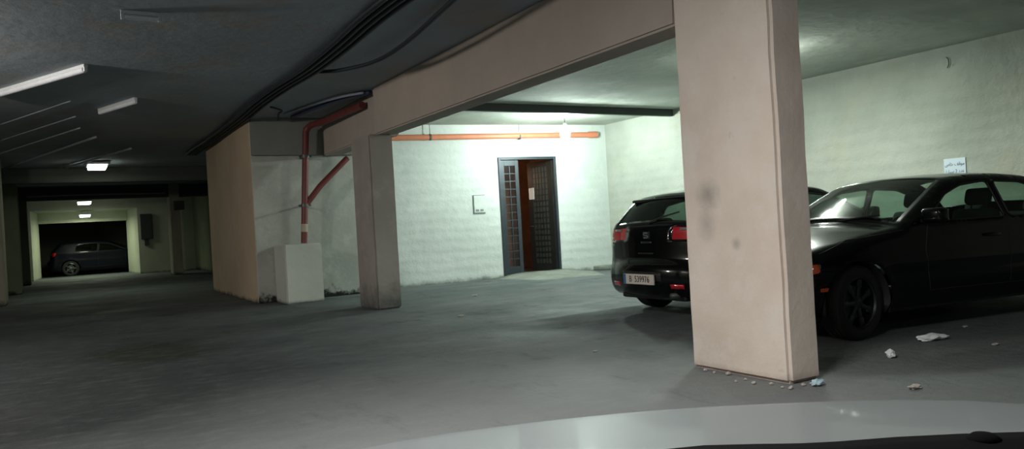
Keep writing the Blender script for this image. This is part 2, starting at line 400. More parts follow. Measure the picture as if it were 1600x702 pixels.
# ------------------------------------------------------------------ lobby behind the door
bm = bmesh.new()
box(bm, d0-.6, d1+.6, 2.5, 2.6, 0, CZ, M=MB_); box(bm, d0-.7, d0-.6, .22, 2.6, 0, CZ, M=MB_); box(bm, d1+.6, d1+.7, .22, 2.6, 0, CZ, M=MB_)
tag(obj('wall_lobby', bm, M_lobby), kind='structure')
add_light('lobby_lamp_light', 'POINT', MB_ @ Vector((d0+.2, 1.6, 2.2)), P_LOBBY, (1, .55, .28), .08)
lp = empty('lobby_lamp', MB_ @ Vector((d0+.2, 1.6, 0)), 0, 'small round ceiling lamp inside the lobby behind the steel door', 'lamp')
bm = bmesh.new(); lathe(bm, [(0, 2.9), (.09, 2.93), (.13, 3.0), (.13, 3.06)], 20); obj('lamp_globe', bm, emit('warm_globe', (1, .6, .3), 2), lp, True)
bm = bmesh.new(); lathe(bm, [(.14, 3.06), (.14, 3.10), (.05, 3.12), (.05, CZ)], 20); obj('lamp_base', bm, M_fix, lp, True)
# door
Wd = d1-d0
dr = empty('door_1', MB_ @ Vector((d0, 0, 0)), math.atan2(bd.y, bd.x), 'tall dark steel door with glazed grids, its right leaf standing open', None, kind='structure')
bm = bmesh.new()
box(bm, 0, .055, -.03, .14, 0.02, dzt, .006); box(bm, Wd-.055, Wd, -.03, .14, 0.02, dzt, .006); box(bm, .055, Wd-.055, -.03, .14, dzt-.06, dzt, .006)
obj('door_frame', bm, M_steel, dr)
def leaf(name, wdt, hgt, x_in, cols, rows, M, metal, zb=.06):
    bm = bmesh.new()
    st = .085 if cols < 4 else .16
    box(bm, 0, st, -.02, .02, zb, hgt, .004); box(bm, wdt-st, wdt, -.02, .02, zb, hgt, .004)
    box(bm, st, wdt-st, -.02, .02, zb, zb+.16, .004); box(bm, st, wdt-st, -.02, .02, hgt-.12, hgt, .004)
    for k in range(1, cols):
        x = st+(wdt-2*st)*k/cols; box(bm, x-.009, x+.009, -.016, .016, zb+.16, hgt-.12)
    for k in range(1, rows):
        z = zb+.16+(hgt-.28-zb)*k/rows; box(bm, st, wdt-st, -.014, .014, z-.009, z+.009)
    for v in bm.verts: v.co = M @ v.co
    o = obj(name, bm, metal, dr)
    bm = bmesh.new(); box(bm, st, wdt-st, -.003, .003, zb+.16, hgt-.12, M=M)
    obj('door_glass', bm, glass('door_glass', (.75, .75, .75), .15) if cols < 4 else plain('frosted_glass', (.05, .055, .05), .35), o)
    return o
lf = leaf('door_leaf', .42, dzt-.065, 0, 2, 13, Matrix.Translation((.06, .03, 0)), M_steel)
Mo = Matrix.Translation((Wd-.06, .06, 0)) @ Matrix.Rotation(math.radians(180-75), 4, 'Z')
rl = leaf('door_leaf', .82, dzt-.065, 0, 5, 17, Mo, M_steel2)
bm = bmesh.new(); box(bm, .62, .78, .022, .027, 1.66, 1.92, .01, M=Mo); tag(obj('paper_notice', bm, plain('notice', (.66, .56, .54), .7), rl), 'pinkish paper notice taped to the open leaf')
bm = bmesh.new(); tube(bm, [Mo @ Vector((.75, .02, 1.05)), Mo @ Vector((.75, .07, 1.05)), Mo @ Vector((.65, .07, 1.05))], .009, 8); obj('door_handle', bm, M_rim, rl, True)

# panel on the wall left of the door
pn = empty('wall_panel', MB_ @ Vector((d0-.62, 0, 1.38)), math.atan2(bd.y, bd.x), 'small white meter cover set in the wall left of the steel door', 'panel')
bm = bmesh.new(); box(bm, 0, .27, -.012, 0, 0, .40); obj('backing_frame', bm, M_seam, pn)
bm = bmesh.new(); box(bm, .018, .285, -.03, -.012, .03, .385, .004); obj('cover', bm, M_white, pn)
for k in (.05, .15):
    bm = bmesh.new(); box(bm, k, k+.07, -.036, -.03, .055, .10, .004); obj('keyhole_plate', bm, M_seam, pn)

# ------------------------------------------------------------------ pipes
hp = empty('waste_pipe', MB_ @ Vector((0, -.09, 3.0)), math.atan2(bd.y, bd.x), 'orange waste pipe running level along the top of the white back wall', 'pipe')
bm = bmesh.new(); tube(bm, [(.1, 0, -.03), (BL-.35, 0, .02)], .058, 16); obj('pipe_run', bm, M_orange, hp, True, 40)
bm = bmesh.new(); tube(bm, [(BL-.50, 0, .018), (BL-.30, 0, .021)], .072, 16); obj('pipe_socket', bm, M_orange, hp, True, 40)
for x in (1.75, 3.75):
    bm = bmesh.new(); tube(bm, [(x, 0, -.015), (x+.035, 0, -.015)], .066, 16); tube(bm, [(x+.017, 0, .04), (x+.017, 0, .245)], .006, 6); obj('pipe_clamp', bm, M_iron, hp)
dp = empty('drain_pipe', (3.68, 13.45, 1.005), 0, 'dark red drain pipe rising from the white plinth with a slanting branch', 'pipe')
bm = bmesh.new(); tube(bm, [(-.06, 0, 0.002), (.08, 0, 1.95), (.10, .0, 2.02)], .055, 14); obj('upright', bm, M_red, dp, True, 40)
bm = bmesh.new(); tube(bm, [(.0, 0, .66), (.28, -.02, 1.0), (.80, -.03, 1.49)], .052, 14); obj('branch', bm, M_red, dp, True, 40)
bm = bmesh.new(); tube(bm, smoothpath([(.09, 0, 1.98), (.15, -.1, 2.06), (.27, -.6, 2.07), (.36, -2.2, 2.08)]), .055, 14); obj('upper_run', bm, M_red, dp, True, 40)
bm = bmesh.new(); tube(bm, [(-.045, 0, .20), (-.035, 0, .34)], .06, 14); obj('joint', bm, M_redpale, dp, True, 40)
for z, x in ((.64, -.012), (1.50, .047)):
    bm = bmesh.new(); tube(bm, [(x, 0, z), (x, 0, z+.05)], .07, 14); box(bm, x-.11, x+.11, -.01, .01, z+.01, z+.04); box(bm, x-.012, x+.012, .06, .34, z+.01, z+.04); obj('pipe_clamp', bm, M_iron, dp)
bm = bmesh.new(); box(bm, 5.2, 10.66, 11.62, 11.72, 3.11, CZ-.001, .01)
tag(obj('ceiling_trunking', bm, M_grey), 'straight black trunking fixed across the ceiling in front of the hanging bulb', 'trunking')

# ------------------------------------------------------------------ cables on the lane ceiling
def cable(pts, r, label, m=M_blk, group=None, cat='cable', name='cable', n=8):
    bm = bmesh.new(); tube(bm, smoothpath(pts), r, n); return tag(obj(name, bm, m, smooth=True), label, cat, group)
def wav(x0, x1, ph, zz, y0=2.0, y1=19.5):
    return [(x0+(x1-x0)*k/14+.03*math.sin(k*1.3+ph), y0+(y1-y0)*k/14, zz+.012*math.sin(k*1.9+ph)) for k in range(15)]
for i in range(4):
    cable(wav(2.58+.075*i, 2.60+.07*i, .4, CZ-.055), .028, 'black cable of the bundle running along the lane ceiling over the pink store wall', group='black cables bundled along the lane ceiling')
cable([(2.90, 9.6, 3.21), (3.06, 9.2, 3.16), (3.24, 8.5, 3.13), (3.24, 7.6, 3.13), (3.14, 6.4, 3.17), (3.0, 5.0, 3.21)], .024, 'single black cable curving away from the bundle towards the long beam')
cable([(2.93, 12.4, 3.21), (3.15, 12.6, 3.19), (3.2, 13.0, 3.20), (3.3, 13.5, 3.17)], .016, 'thin black cable linking the bundle to the top of the red drain pipe')
cable([(3.34, 13.2, 3.225), (3.52, 12.2, 3.225), (3.72, 11.3, 3.21), (3.94, 10.9, 3.21)], .02, 'pale grey bar added for a windscreen reflection under the ceiling above the red drain pipe', M_pale, cat='conduit', name='conduit')  # stands in for a bluish reflection streak on the windscreen
cable([(3.50, 13.3, 3.20), (3.66, 12.2, 3.205), (3.84, 11.3, 3.21), (4.03, 10.84, 3.21)], .035, 'dark blue bar beside the pale one above the red drain pipe', M_blue, cat='conduit', name='conduit')  # plain dark blue rod below the ceiling
cable([(4.075, 10.79, 3.22), (4.075, 10.79, 3.0), (4.09, 10.79, 2.62)], .02, 'short dark conduit dropping down the end of the long beam', M_blk, cat='conduit', name='conduit')
# pale bars added as windscreen reflection streaks at the far left ceiling
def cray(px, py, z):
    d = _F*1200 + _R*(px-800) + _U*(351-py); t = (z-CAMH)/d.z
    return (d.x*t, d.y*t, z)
streak_px = [((0, 150), (130, 112), .012), ((0, 195), (110, 158), .010), ((0, 220), (118, 182), .010), ((0, 240), (125, 200), .014), ((0, 266), (150, 214), .025), ((0, 292), (205, 232), .026)]
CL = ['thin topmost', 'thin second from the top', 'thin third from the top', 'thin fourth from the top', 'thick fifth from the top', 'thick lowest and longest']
for i, (a, b_, r) in enumerate(streak_px):
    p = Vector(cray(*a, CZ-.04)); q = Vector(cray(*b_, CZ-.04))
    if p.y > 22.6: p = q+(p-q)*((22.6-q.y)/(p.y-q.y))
    cable([p, (p+q)/2, q], r, CL[i]+' pale bar added for a windscreen reflection streak at far left', M_pale, group='pale bars added for windscreen reflection streaks', cat='conduit', name='conduit')  # added bars standing in for reflection streaks, not conduits
cable([(-1.0, 29.82, 2.93), (.3, 29.82, 2.95), (1.6, 29.82, 2.95), (3.2, 29.82, 2.93)], .03, 'thin pale pipe fixed along the beam before the gateway', M_pale, cat='pipe', name='pipe')

cable([(10.66, 6.10, 3.10), (10.655, 6.07, 3.07), (10.655, 6.065, 3.0), (10.66, 6.09, 2.95)], .006, 'short hooked dark wire sticking out high on the cream wall', M_grey, cat='wire', name='wire')
# ------------------------------------------------------------------ lamps
# tube fittings; the unlit ones are added for windscreen reflection streaks
def batten(a, b_, label, r=.02, lit=None, hw=.025):
    a = Vector(a); b_ = Vector(b_); d = b_-a; L_ = d.length
    t = empty('real_or_added_tube', (a.x, a.y, CZ), math.atan2(d.y, d.x), label, 'light')
    bm = bmesh.new(); box(bm, 0, L_, -hw, hw, -.035, -.001, .004); obj('housing', bm, M_fix, t)
    bm = bmesh.new(); tube(bm, [(.03, 0, -.06), (L_-.03, 0, -.06)], r, 10); obj('tube', bm, lit or plain('pale_streak', (.72, .74, .80), .3), t, True, 40)
    for x in (.0, L_-.03):
        bm = bmesh.new(); box(bm, x, x+.03, -.02, .02, -.085, -.03, .004); obj('end_cap', bm, M_fix, t)
    return t
batten(cray(188, 15, CZ), cray(252, 20, CZ), 'short pale tube shape added for a bright streak, highest on the lane ceiling', .024, hw=.012)
batten(cray(-20, 146, CZ), cray(134, 100, CZ), 'long pale tube shape added for a windscreen reflection, cut by the left edge of the picture', .035)
batten(cray(155, 170, CZ), cray(212, 152, CZ), 'short pale tube shape added for a windscreen reflection, just right of the longer one', .035)
E_tube = emit('lit_tube', (1, 1, .93), 9)
def lane_light(x, y, z, wd, label, power, drop):
    t = empty('ceiling_light', (x, y, z), 0, label, 'light', 'lit ceiling lights down the lane')
    bm = bmesh.new(); box(bm, -wd/2-.03, wd/2+.03, -.5, .5, .04, .10, .01); obj('housing', bm, M_fix, t)
    bm = bmesh.new(); box(bm, -wd/2, wd/2, -.48, .48, -.03, .05, .02); obj('diffuser', bm, emit('lane_diffuser', (.96, 1, .86), 7), t)
    for s in (-1, 1):
        bm = bmesh.new(); tube(bm, [(s*wd*.3, 0, .10), (s*wd*.3, 0, (2.62 if z < 2.5 else CZ)-z)], .008, 6); obj('hanger', bm, M_iron, t)
    add_light('lane_light_glow', 'AREA', (x, y, z-.06), power, C_LANE, wd, .9)
    return t
lane_light(.80, 21.6, CZ-.13, .40, 'bright ceiling light nearest along the dark lane', P_LANE[0], 0)
lane_light(.71, 32.3, 2.78, .42, 'middle lit light of the three down the lane', P_LANE[1], 0)
lane_light(.76, 34.9, 2.40, .36, 'farthest and lowest lit light, hanging before the gateway', P_LANE[2], 0)
# bulb hanging in the bay
bx, by = 8.52, 12.35
t = empty('pendant_bulb', (bx, by, CZ), 0, 'glaring bulb hanging on a cord in front of the white back wall', 'lamp')
bm = bmesh.new(); lathe(bm, [(0, -.06), (.05, -.055), (.09, -.02), (.10, -.001)], 20); obj('ceiling_rose', bm, M_seam, t, True)
bm = bmesh.new(); tube(bm, [(0, 0, -.055), (.004, 0, -.12), (0, 0, -.20)], .006, 6); obj('cord', bm, M_steel, t)
bm = bmesh.new(); lathe(bm, [(0, -.19), (.03, -.20), (.033, -.27), (0, -.275)], 16); obj('lamp_holder', bm, M_fix, t, True)
bm = bmesh.new(); lathe(bm, [(.03, -.27), (.055, -.30), (.095, -.37), (.10, -.43), (.08, -.50), (.04, -.53), (0, -.54)], 24); obj('bulb', bm, emit('lit_bulb', C_BULB, P_BULB), t, True)
# tube light in the parking bay, behind the column
t2 = batten((7.55, 7.2, CZ), (8.6, 7.2, CZ), 'lit tube light over the parked cars, hidden by the broad column', .018, E_tube)
add_light('bay_tube_glow', 'AREA', (8.07, 7.2, CZ-.10), P_TUBE2, C_TUBE2, 1.0, .06)
add_light('bay_tube_glow_point', 'POINT', (8.07, 7.2, CZ-.30), P_TUBE2*.35, C_TUBE2, .15)
# unseen tube light added above the lane to brighten column and floor
t3 = batten((.4, 1.2, CZ), (.4, 2.6, CZ), 'unseen fill tube light added over the lane above the camera car', .018, E_tube)
add_light('near_fill_light', 'AREA', (.4, 1.9, CZ-.12), P_NEAR_FILL, C_NEAR_FILL, .08, 1.3)
batten((-2.6, 8.4, CZ), (-2.6, 9.8, CZ), 'unseen fill tube light added over the far side of the lane, left of the picture', .018, E_tube)  # added out of view to fill in the left-facing surfaces
add_light('side_fill_light', 'POINT', (-2.6, 9.1, CZ-.30), P_SIDE_FILL, C_SIDE_FILL, .2)
batten((-.9, -2.6, CZ), (.5, -2.6, CZ), 'unseen fill tube light added over the lane behind the camera car', .018, E_tube)  # added out of view as weak ambient fill
add_light('back_fill_light', 'POINT', (-.2, -2.6, CZ-.35), P_BACK_FILL, C_BACK_FILL, .2)

# ------------------------------------------------------------------ sign, boxes, litter
sg = empty('parking_sign', (10.68, 6.07, 1.41), 0, 'small white sign with blue Arabic lettering on the wall above the saloon', 'sign')
bm = bmesh.new(); box(bm, -.012, -.001, -.15, .15, 0, .285, .002); obj('sign_board', bm, M_sign, sg)
MT = Matrix(((0, 0, -1, -.0135), (-1, 0, 0, 0), (0, 1, 0, 0), (0, 0, 0, 1)))
w1 = '\uFEB9\uFE8E\uFEA7 \uFED2\uFED7\uFEEE\uFEE3'
w2 = '\u0629\u0631\uFE8E\uFEF4\uFEB3 2 \u062F\uFEAA\uFECB'
for wd_, zz, nm in ((w1, .205, 'sign_lettering'), (w2, .105, 'sign_lettering')):
    text(nm, wd_, .068, Matrix.Translation((0, 0, zz)) @ MT, M_signb, sg, xs=.8)
bm = bmesh.new(); box(bm, 2.62, 3.05, 33.52, 33.69, 1.35, 2.35, .02); box(bm, 2.75, 2.9, 33.58, 33.69, 1.1, 1.36)
tag(obj('electric_box', bm, M_grey), 'dark electric box on the wall right of the lit gateway', 'box')
bm = bmesh.new(); box(bm, 3.40, 3.75, 29.40, 29.59, 2.3, 2.62, .02); box(bm, 3.45, 3.55, 29.38, 29.42, 2.4, 2.5, .01)
tag(obj('junction_box', bm, M_grey), 'small dark box high on the free column right of the gateway', 'box')
from mathutils import noise as mnoise
def crumple(x, y, sx, sy, sz, m, label, name='litter', cat='litter', seed=0, group=None, rz=0):
    bm = bmesh.new(); bmesh.ops.create_icosphere(bm, subdivisions=3, radius=1)
    for v in bm.verts:
        k = 1+.45*mnoise.noise(v.co*1.7+Vector((seed, 0, 0)))+.22*mnoise.noise(v.co*4+Vector((0, seed, 0)))
        v.co = Vector((v.co.x*sx*k, v.co.y*sy*k, v.co.z*sz*k))
    mz = min(v.co.z for v in bm.verts)
    for v in bm.verts: v.co.z -= mz
    o = obj(name, bm, m); o.location = (x, y, 0.0); o.rotation_euler = (0, 0, rz); return tag(o, label, cat, group)
crumple(6.04, 3.70, .13, .045, .028, M_paper, 'long crumpled white paper on the floor before the saloon', seed=1, rz=-.3)
crumple(5.19, 3.50, .038, .03, .028, M_paper, 'little white paper scrap between the column and the saloon wheel', seed=3)
crumple(4.10, 3.28, .05, .03, .018, M_bluepl, 'pale blue plastic scrap at the near corner of the broad column', seed=4)
for i, (px, py) in enumerate([(1102, 580), (1116, 583), (1138, 586), (1165, 594), (1178, 600), (1205, 601), (1222, 606), (1236, 608), (1150, 597), (1255, 603)]):
    q = cray(px, py, 0); s_ = random.uniform(.008, .017)
    crumple(q[0]-.01, q[1]-.01, s_*1.3, s_, s_*.8, M_rubble, 'crumb of fallen plaster at the foot of the broad column', 'plaster_crumb', 'rubble', seed=i+5, group='plaster crumbs at the foot of the broad column')
FL = ['at the right edge, below the saloon doors', 'just beside the saloon sill', 'nearest the bonnet, right of the broad column', 'in the middle of the open floor', 'close to the white back wall', 'just left of the broad column foot']
for i, (px, py, s_) in enumerate([(1555, 540, .02), (1508, 512, .018), (1430, 608, .03), (720, 495, .025), (742, 463, .03), (930, 550, .015)]):
    q = cray(px, py, 0)
    crumple(q[0], q[1], s_*1.6, s_, s_*.4, M_rubble, 'flat grey scrap on the floor '+FL[i], 'floor_scrap', 'litter', seed=i+20, group='flat grey scraps scattered on the floor')

# ------------------------------------------------------------------ cars
def arc(cx, cz, r, a0, a1, n=14):
    return [(cx+r*math.cos(math.radians(a0+(a1-a0)*k/n)), cz+r*math.sin(math.radians(a0+(a1-a0)*k/n))) for k in range(n+1)]
def pip(p, poly):
    x, z = p; c = False; n = len(poly); j = n-1
    for i in range(n):
        xi, zi = poly[i]; xj, zj = poly[j]
        if (zi > z) != (zj > z) and x < (xj-xi)*(z-zi)/(zj-zi)+xi: c = not c
        j = i
    return c
def dens(poly, step, closed=True):
    out = []; n = len(poly)
    for i in range(n if closed else n-1):
        a = poly[i]; b_ = poly[(i+1) % n]; L_ = math.hypot(b_[0]-a[0], b_[1]-a[1]); k = max(1, int(L_/step))
        for q in range(k): out.append((a[0]+(b_[0]-a[0])*q/k, a[1]+(b_[1]-a[1])*q/k))
    if not closed: out.append(poly[-1])
    return out
def round_poly(pts, r=.04, n=4):
    """rounds the corners of a closed polygon"""
    out = []; N_ = len(pts)
    for i in range(N_):
        p0 = Vector(pts[i-1]); p = Vector(pts[i]); p1 = Vector(pts[(i+1) % N_])
        a = p0-p; b_ = p1-p; ra = min(r, a.length*.4, b_.length*.4)
        s = p+a.normalized()*ra; e = p+b_.normalized()*ra
        for k in range(n+1):
            t = k/n; q = s*(1-t)**2+p*2*t*(1-t)+e*t*t; out.append((q.x, q.y))
    return out
class Car:
    def __init__(s, spec):
        s.S = spec
        # the silhouette: points (x, z, rounding, bulge, zone)
        raw = spec['profile']; P = []
        for i in range(len(raw)-1):
            a = raw[i]; b_ = raw[i+1]; p0 = raw[max(i-1, 0)]; p3 = raw[min(i+2, len(raw)-1)]
            L_ = math.hypot(b_[0]-a[0], b_[1]-a[1]); k = max(2, int(L_/.04))
            for q in range(k):
                t = q/k
                def cr(m):
                    m1 = (b_[m]-p0[m])*.5; m2 = (p3[m]-a[m])*.5
                    la = max(math.hypot(a[0]-p0[0], a[1]-p0[1]), 1e-3); lb = max(math.hypot(p3[0]-b_[0], p3[1]-b_[1]), 1e-3)
                    f1 = min(1, 2*L_/(L_+la)) if i > 0 else 1; f2 = min(1, 2*L_/(L_+lb)) if i < len(raw)-2 else 1
                    m1 *= f1; m2 *= f2
                    return (2*t**3-3*t*t+1)*a[m]+(t**3-2*t*t+t)*m1+(-2*t**3+3*t*t)*b_[m]+(t**3-t*t)*m2
                P.append((cr(0), cr(1), a[2]+(b_[2]-a[2])*t, a[3]+(b_[3]-a[3])*t, a[4]))
        P.append(raw[-1]); s.P = P
    def half(s, x, z):
        S = s.S; L_ = S['L']; w_ = S['W']
        u = x/L_
        y = w_*(1-.085*max(0, (.18-u)/.18)**2-.11*max(0, (u-.78)/.22)**2)
        zb = S['belt']
        if z > zb: y -= (z-zb)*S['tumble']*(1 if z > zb+.06 else (z-zb)/.06)
        if z < .48: y -= (.48-z)**2*.9
        y += .012*math.exp(-((z-.62)/.05)**2)
        for wx in S['wheels']:                      # flared arches
            d = math.hypot(x-wx, z-S['wr'])
            if d > S['wr']: y += .007*math.exp(-((d-S['wr']-.04)/.05)**2)
        return y
    def yside(s, x, z):
        best = 9; r = .1
        for a, b_ in zip(s.P, s.P[1:]):
            dx = b_[0]-a[0]; dz = b_[1]-a[1]; l2 = dx*dx+dz*dz
            t = 0 if l2 == 0 else max(0, min(1, ((x-a[0])*dx+(z-a[1])*dz)/l2))
            d = math.hypot(x-a[0]-dx*t, z-a[1]-dz*t)
            if d < best: best = d; r = a[2]+(b_[2]-a[2])*t
        y = s.half(x, z)
        if best < r: y -= r*(1-math.sqrt(max(0, 1-(1-best/r)**2)))
        return y
    def build(s, root):
        S = s.S; P = s.P; pol = [(p[0], p[1]) for p in P]      # rear bottom -> over the top -> front bottom
        zl = S['sill']; bot = []
        x = P[-1][0]; WR = S['wr']+.045
        for wx in sorted(S['wheels'], reverse=True):
            a = math.degrees(math.asin((zl-S['wr'])/WR))
            bot += arc(wx, S['wr'], WR, a, 180-a, 18)
        bot = dens(bot, .06, False)
        outline = pol + bot
        loops = [outline]; regs = []
        for key, poly, mat_, rnd in S['side']:
            q = dens(round_poly(poly, rnd), .05); loops.append(q); regs.append((key, q))
        verts = []; edges = []
        for lp_ in loops:
            b0 = len(verts); verts += [Vector(p) for p in lp_]; n = len(lp_); edges += [(b0+i, b0+(i+1) % n) for i in range(n)]
        # points just inside the silhouette
        for d in (.012, .03, .055, .09):
            for i in range(1, len(pol)-1):
                a = Vector(pol[i-1]); c = Vector(pol[i+1]); t = (c-a).normalized(); nrm = Vector((t.y, -t.x))
                q = Vector(pol[i])+nrm*d
                if pip(q, outline): verts.append(q)
        xx = .03
        while xx < S['L']:
            zz = .1
            while zz < 1.6:
                if pip((xx, zz), outline): verts.append(Vector((xx+random.uniform(-.002, .002), zz+random.uniform(-.002, .002))))
                zz += .045
            xx += .045
        res = delaunay_2d_cdt(verts, edges, [], 0, 1e-4)
        V, Fc = res[0], res[2]
        ys = [s.yside(v.x, v.y) for v in V]
        meshes = {}
        def bmk(k):
            if k not in meshes: meshes[k] = (bmesh.new(), {})
            return meshes[k]
        def vert(k, key, co):
            bm_, d = bmk(k)
            if key not in d: d[key] = bm_.verts.new(co)
            return d[key]
        for f in Fc:
            c = (V[f[0]]+V[f[1]]+V[f[2]])/3
            if not pip(c, outline): continue
            k = 'body'
            for kk, q in regs:
                if pip(c, q): k = kk
            for sg_ in (1, -1):
                kk = k+('_l' if sg_ > 0 else '_r') if k != 'body' else k
                vs_ = [vert(kk, (sg_, i), (V[i].x, sg_*ys[i], V[i].y)) for i in f]
                try: bmk(kk)[0].faces.new(vs_ if sg_ < 0 else vs_[::-1])
                except ValueError: pass
        # the strip over the top, from one side to the other
        vv = S.get('vs', [-1, -.93, -.86, -.78, -.7, -.6, -.48, -.36, -.24, -.12, 0, .12, .24, .36, .48, .6, .7, .78, .86, .93, 1])
        rows = []
        for i, p in enumerate(P):
            a = P[max(i-1, 0)]; b_ = P[min(i+1, len(P)-1)]
            t = Vector((b_[0]-a[0], b_[1]-a[1])).normalized(); nrm = Vector((-t.y, t.x))
            yw = s.half(p[0], p[1])-p[2]
            row = []
            for v in vv:
                k = p[3]*(1-abs(v)**2.2)
                row.append(Vector((p[0]+nrm.x*k, v*yw, p[1]+nrm.y*k)))
            rows.append(row)
        for i in range(len(rows)-1):
            for j in range(len(vv)-1):
                zone = P[i][4]; vm = abs((vv[j]+vv[j+1])/2); k = 'body'
                for (zn, v0, v1, key) in S['strip']:
                    if zone == zn and v0 <= vm <= v1: k = key
                if k.endswith('*'): k = k[:-1]+('_l' if vv[j] >= -.001 else '_r')
                q = []
                for (a, b_) in ((i, j), (i+1, j), (i+1, j+1), (i, j+1)):
                    if k == 'body' and b_ in (0, len(vv)-1):
                        q.append(vert(k, ('s', a, b_), rows[a][b_]))
                    else: q.append(vert(k, ('s', a, b_), rows[a][b_]))
                try: bmk(k)[0].faces.new(q[::-1])
                except ValueError: pass
        names = S['names']; made = {}
        for k, (bm_, _) in meshes.items():
            bmesh.ops.remove_doubles(bm_, verts=bm_.verts, dist=.0015)
            bmesh.ops.recalc_face_normals(bm_, faces=bm_.faces)
            base = k[:-2] if k.endswith(('_l', '_r')) else k
            nm, mt, lb = names[base]
            o = obj(nm, bm_, mt, root, True, 50)
            if lb: o['label'] = lb
            if k == 'body' or 'glass' in base or 'window' in base or base == 'windscreen':
                pass
            made[k] = o
        if 'body' in made:
            md = made['body'].modifiers.new('thick', 'SOLIDIFY'); md.thickness = .012; md.offset = -1
        # floor pan and inner wings
        bm_ = bmesh.new()
        W = S['W']; L_ = S['L']; w0, w1_ = sorted(S['wheels'])
        box(bm_, .12, L_-.18, -W+.30, W-.30, .20, .50, .02)
        box(bm_, w0+.42, w1_-.42, -W+.07, W-.07, .20, .42, .02)
        box(bm_, w1_-.35, L_-.25, -W+.32, W-.32, .40, .62, .02)
        obj('underbody', bm_, M_trim, root)
        for wx in S['wheels']:
            for sg_ in (1, -1):
                b2 = bmesh.new(); n_ = 20; ra = S['wr']+.052; y1_ = S['W']-.04; ring = []
                for k in range(n_+1):
                    a = math.radians(-18+216*k/n_); ring.append([b2.verts.new((wx+ra*math.cos(a), sg_*yy, S['wr']+ra*math.sin(a))) for yy in (y1_, W-.36)])
                for a_, c_ in zip(ring, ring[1:]): b2.faces.new((a_[0], c_[0], c_[1], a_[1]))
                b2.faces.new([r_[1] for r_ in ring])
                wl = obj('wheel_well', b2, M_trim, root, True, 40); md = wl.modifiers.new('t', 'SOLIDIFY'); md.thickness = .006
        # seats
        ix = S['seatx']
        def seat(x, y, wd=.46, hr=True):
            b2 = bmesh.new()
            box(b2, x, x+.48, y-wd/2, y+wd/2, .42, .56, .05)
            Ms = Matrix.Translation((x+.04, y, .50)) @ Matrix.Rotation(math.radians(-16), 4, 'Y')
            box(b2, -.06, .06, -wd/2, wd/2, 0, .55, .05, M=Ms)
            o_ = obj('seat', b2, M_int, root, True, 60)
            if hr:
                b3 = bmesh.new(); box(b3, -.05, .05, -.13, .13, .59, .76, .045, M=Ms, seg=3); tube(b3, [Ms @ Vector((0, -.06, .54)), Ms @ Vector((0, -.06, .62))], .008, 6); tube(b3, [Ms @ Vector((0, .06, .54)), Ms @ Vector((0, .06, .62))], .008, 6)
                obj('headrest', b3, M_int, o_, True, 60)
        for y in (-.36, .36): seat(ix, y)
        b2 = bmesh.new(); xr = ix-.88
        box(b2, xr, xr+.48, -.56, .56, .42, .56, .05)
        Ms = Matrix.Translation((xr+.04, 0, .50)) @ Matrix.Rotation(math.radians(-20), 4, 'Y'); box(b2, -.06, .06, -.56, .56, 0, .50, .05, M=Ms)
        rb = obj('rear_bench', b2, M_int, root, True, 60)
        for y in (-.33, .33):
            b3 = bmesh.new(); box(b3, -.045, .045, -.12, .12, .50, .64, .04, M=Ms @ Matrix.Translation((0, y, 0)), seg=3); obj('headrest', b3, M_int, rb, True, 60)
        b2 = bmesh.new(); box(b2, ix+.95, ix+1.30, -.66, .66, .62, .90, .06); obj('dashboard', b2, M_int, root, True, 60)
        b2 = bmesh.new()
        Mw = Matrix.Translation((ix+.82, .36, .84)) @ Matrix.Rotation(math.radians(-65), 4, 'Y')
        n_ = 28; tube(b2, [Mw @ Vector((.18*math.cos(2*PI*k/n_), .18*math.sin(2*PI*k/n_), 0)) for k in range(n_+1)], .014, 8, False)
        tube(b2, [Mw @ Vector((-.17, 0, 0)), Mw @ Vector((.17, 0, 0))], .016, 6); tube(b2, [Mw @ Vector((0, 0, 0)), Mw @ Vector((0, 0, -.15))], .03, 8)
        obj('steering_wheel', b2, M_int, root, True)
        # wheels
        for wx in S['wheels']:
            for sg_ in (1, -1):
                steer = S.get('steer', 0) if wx == max(S['wheels']) else 0
                s.wheel(root, wx, sg_, steer)
        # door mirrors
        mx, mz = S['mirror']
        for sg_ in (1, -1):
            y0 = s.yside(mx, mz)-S.get('fold', 0)
            b2 = bmesh.new(); box(b2, mx-.06, mx+.07, sg_*(y0+.10)-.10, sg_*(y0+.10)+.10, mz-.005, mz+.125, .035, seg=3)
            box(b2, mx-.01, mx+.05, sg_*(y0-.02)-.05, sg_*(y0-.02)+.05, mz-.01, mz+.03, .008)
            mo = obj('door_mirror', b2, S['paint'], root, True, 50)
            b3 = bmesh.new(); box(b3, mx-.064, mx-.0595, sg_*(y0+.10)-.08, sg_*(y0+.10)+.08, mz+.012, mz+.108, .002); obj('mirror_glass', b3, M_chr, mo)
        for hx, hz in S['handles']:
            for sg_ in (1, -1):
                y0 = s.yside(hx, hz); b2 = bmesh.new(); box(b2, hx-.09, hx+.09, sg_*(y0+.02)-.012, sg_*(y0+.02)+.012, hz-.014, hz+.014, .008)
                for q in (-.075, .075): box(b2, hx+q-.012, hx+q+.012, sg_*(y0+.005)-.02, sg_*(y0+.005)+.02, hz-.012, hz+.012, .004)
                obj('door_handle', b2, S['paint'], root, True, 50)
        # shut lines of the doors
        for ln in S['seams']:
            pts = dens(ln, .05, False)
            for sg_ in (1, -1):
                b2 = bmesh.new(); tube(b2, [(x, sg_*(s.yside(x, z)+.0005), z) for x, z in pts], .0035, 5); obj('door_gap', b2, M_trim, root)
